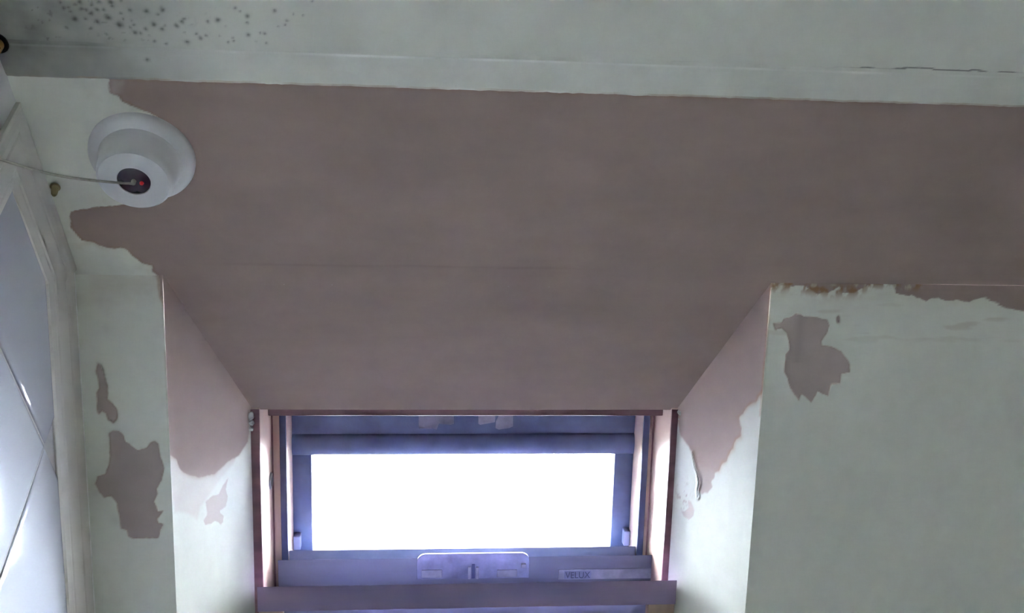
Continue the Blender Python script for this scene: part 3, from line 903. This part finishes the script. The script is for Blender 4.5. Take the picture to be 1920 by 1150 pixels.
# catch plate: rounded steel plate on the sash edge
def plate_outline(u0, u1, w0, w1, r, n=8):
    pts = []
    for cu, cw, a0 in ((u1 - r, w1 - r, 0), (u0 + r, w1 - r, 90)):
        for k in range(n + 1):
            a = math.radians(a0 + 90 * k / n); pts.append((cu + r * math.cos(a), cw + r * math.sin(a)))
    pts += [(u0, w0), (u1, w0)]
    return pts


# outline in (u, up the slope); the plate stands on the face of the sash rail
V_FACE = 0.0548
po = plate_outline(-0.0065, 0.1490, -0.262, -0.2245, 0.012)
pt = prism('catch_plate', [win(u, -q, V_FACE - 0.0026) for u, q in po], [win(u, -q, V_FACE) for u, q in po], M['plate'], W1, bevel=0.0007, seg=2)
for nm, u0, u1, v0, v1, th, mt in (('catch_slot', 0.0690, 0.0735, 0.240, 0.2615, 0.0034, 'gasket'), ('catch_pin', 0.0640, 0.0678, 0.244, 0.2615, 0.0052, 'label'),
                                   ('catch_pin', 0.0748, 0.0786, 0.244, 0.2615, 0.0052, 'label'), ('catch_tongue', 0.000, 0.028, 0.2475, 0.2590, 0.0042, 'label'),
                                   ('catch_tongue', 0.104, 0.132, 0.2490, 0.2595, 0.0042, 'label'), ('catch_stud', 0.1375, 0.1440, 0.2400, 0.2450, 0.0060, 'label')):
    wbox(nm, u0, u1, v0, v1, V_FACE - th, V_FACE - 0.0022, M[mt], pt, bevel=0.0006)
# maker's label with its lettering
lb = wbox('label_plate', 0.1905, 0.3225, 0.2515, 0.2660, V_FACE - 0.0012, V_FACE + 0.0002, M['label'], W1)
wbox('label_field', 0.1985, 0.2365, 0.2530, 0.2650, V_FACE - 0.0016, V_FACE - 0.0011, M['plate'], lb)


def lettering(text, u, v, w, size_u, size_w, mat, parent):
    cu = bpy.data.curves.new('lettering', 'FONT'); cu.body = text; cu.size = 1.0; cu.align_x = 'LEFT'; cu.extrude = 0.0
    tmp = bpy.data.objects.new('lettering_src', cu); COL.objects.link(tmp)
    dg = bpy.context.evaluated_depsgraph_get(); me = bpy.data.meshes.new_from_object(tmp.evaluated_get(dg))
    bpy.data.objects.remove(tmp); bpy.data.curves.remove(cu)
    co = np.array([v_.co[:] for v_ in me.vertices]); mn, mxx = co.min(0), co.max(0)
    for vv in me.vertices:
        fx = (vv.co.x - mn[0]) / (mxx[0] - mn[0]); fy = (vv.co.y - mn[1]) / (mxx[1] - mn[1])
        vv.co = Vector(win(u + fx * size_u, v - fy * size_w, w))
    me.name = 'lettering'; me.materials.clear(); me.materials.append(mat)
    return link(bpy.data.objects.new('lettering', me), parent)


lettering('VELUX', 0.2000, 0.2640, V_FACE - 0.0019, 0.035, 0.0095, M['ink'], lb)
# torn tape under the head
for cpts in ([(785, 779), (851, 779), (851, 792), (846, 797), (823, 795), (819, 806), (812, 804), (788, 804), (785, 800)],
             [(822, 779), (851, 779), (851, 795), (842, 797), (822, 790)],
             [(897, 779), (929, 779), (928, 792), (900, 797), (897, 795)],
             [(936, 779), (962, 779), (962, 800), (955, 803), (935, 806), (929, 803), (930, 790)]):
    wv = 0.07
    p3 = [on_plane(x, y, win(0, 0, wv), NB) for x, y in cpts]
    # hangs from the back of the head
    prism('tape_scrap', p3, [p + NB * 0.0012 for p in p3], M['tape'], W1)
# plug in the left jamb, small stops on the rim
scr = lathe('screw_cap', [(0.0, 0.0012), (0.0045, 0.0012), (0.005, 0.0004), (0.0070, 0.0004), (0.0076, 0.0022), (0.0105, 0.0022), (0.0118, 0.0005), (0.0118, -0.001)],
            win(-0.204, 0.1235, 0.0690), UX, M['steel'], W1, seg=32)
lathe('cap_recess', [(0.0, 0.0014), (0.0046, 0.0014), (0.0046, 0.0)], win(-0.204, 0.1235, 0.0690), UX, M['gasket'], scr, seg=24)
wbox('stop_block', -0.1825, -0.1725, 0.228, 0.249, 0.122, 0.136, M['ledge'], W1, bevel=0.001)
wbox('stop_block', 0.2960, 0.3055, 0.226, 0.249, 0.122, 0.136, M['ledge'], W1, bevel=0.001)

for fx, fv, fr in ((-0.2150, 0.010, 0.0050), (-0.2140, 0.019, 0.0040), (-0.2150, 0.027, 0.0032), (0.3345, 0.006, 0.0048), (0.3352, 0.014, 0.0036)):
    bm = bmesh.new(); bmesh.ops.create_icosphere(bm, subdivisions=2, radius=fr)
    for v_ in bm.verts: v_.co *= 1 + random.uniform(-0.22, 0.22)
    me = bpy.data.meshes.new('filler_lump'); bm.to_mesh(me); bm.free(); me.materials.append(M['filler'])
    ob = bpy.data.objects.new('filler_lump', me); ob.location = win(fx, fv, -0.0015) ; link(ob, W1)

# ------------------------------------------------------------------ pull switch on the ceiling
SW = np.array([-0.2706, 0.5765, H])
sw = empty('pull_switch', tuple(SW))
tag(sw, 'round white ceiling pull switch with dark centre and red indicator', 'switch')
dn = (0, 0, -1)
lathe('base', [(0.0, 0.0), (0.0490, 0.0), (0.0492, 0.004), (0.0485, 0.0075), (0.0460, 0.0100), (0.0420, 0.0112), (0.0385, 0.0114), (0.0, 0.0114)], SW, dn, M['plastic'], sw, seg=80)
lathe('body', [(0.0, 0.0112), (0.0385, 0.0112), (0.0368, 0.0150), (0.0358, 0.0220), (0.0348, 0.0340), (0.0338, 0.0385), (0.0318, 0.0405), (0.0155, 0.0412), (0.0152, 0.0395), (0.0, 0.0395)], SW, dn, M['plastic'], sw, seg=80)
lens = lathe('lens', [(0.0, 0.0393), (0.0149, 0.0393), (0.0149, 0.0404), (0.0140, 0.0408), (0.004, 0.0402), (0.0, 0.0402)], SW, dn, M['dark'], sw, seg=48)
lathe('cord_grommet', [(0.0, 0.0400), (0.0022, 0.0400), (0.0022, 0.0440), (0.0015, 0.0450), (0.0, 0.0450)], SW, dn, M['cord'], lens, seg=20)
lathe('neon', [(0.0, 0.0404), (0.0020, 0.0404), (0.0017, 0.0420), (0.0, 0.0425)], SW + np.array([0.0068, 0.0020, 0]), dn, M['neon'], lens, seg=16)
# cord: led sideways to the left wall
c0 = SW + np.array([0, 0, -0.0445])
c1 = on_plane(115, 330, (0, 0, 2.266), np.array([0, 0, 1.0]))
c2 = on_plane(0, 298, (XL + 0.012, 0, 0), UX)
c3 = c2 + (c2 - c1) * 0.10
pts = []
for k in range(25):
    t = k / 24
    a = c0 * (1 - t) ** 2 + 2 * t * (1 - t) * (2 * c1 - 0.5 * (c0 + c3)) + c3 * t * t
    pts.append(a + np.array([0, 0, 0.0004 * math.sin(9 * t)]))
tube('cord', pts, 0.0012, M['cord'], sw, seg=8)

# small plug left in the ceiling under the cord
PL = on_plane(104, 350, (0, 0, H), np.array([0, 0, 1.0]))
plug = empty('wall_plug', tuple(PL))
tag(plug, 'small yellow-brown plug stuck in the ceiling beneath the cord', 'plug')
lathe('body', [(0.0, -0.002), (0.0034, -0.002), (0.0034, 0.004), (0.0028, 0.010), (0.0018, 0.0118), (0.0, 0.0118)], PL, (0.1, 0.15, -1), M['plug'], plug, seg=16)
lathe('collar', [(0.0, -0.001), (0.0050, -0.001), (0.0050, 0.0012), (0.0, 0.0016)], PL, (0, 0, -1), M['plug'], plug, seg=16)

# pipe end in the corner of the ceiling
PP = on_plane(-6, 80, (0, 0, HC), np.array([0, 0, 1.0]))
pipe = empty('pipe_stub', tuple(PP))
tag(pipe, 'tarnished orange pipe end poking through the mouldy ceiling corner', 'pipe')
lathe('pipe', [(0.0055, -0.01), (0.0065, -0.01), (0.0065, 0.010), (0.0056, 0.010), (0.0050, 0.0)], PP, (0, 0, -1), M['copper'], pipe, seg=28)
lathe('collar', [(0.0064, -0.0005), (0.0098, -0.0005), (0.0098, 0.0010), (0.0084, 0.0018), (0.0064, 0.0020)], PP, (0, 0, -1), M['ring_black'], pipe, seg=28)
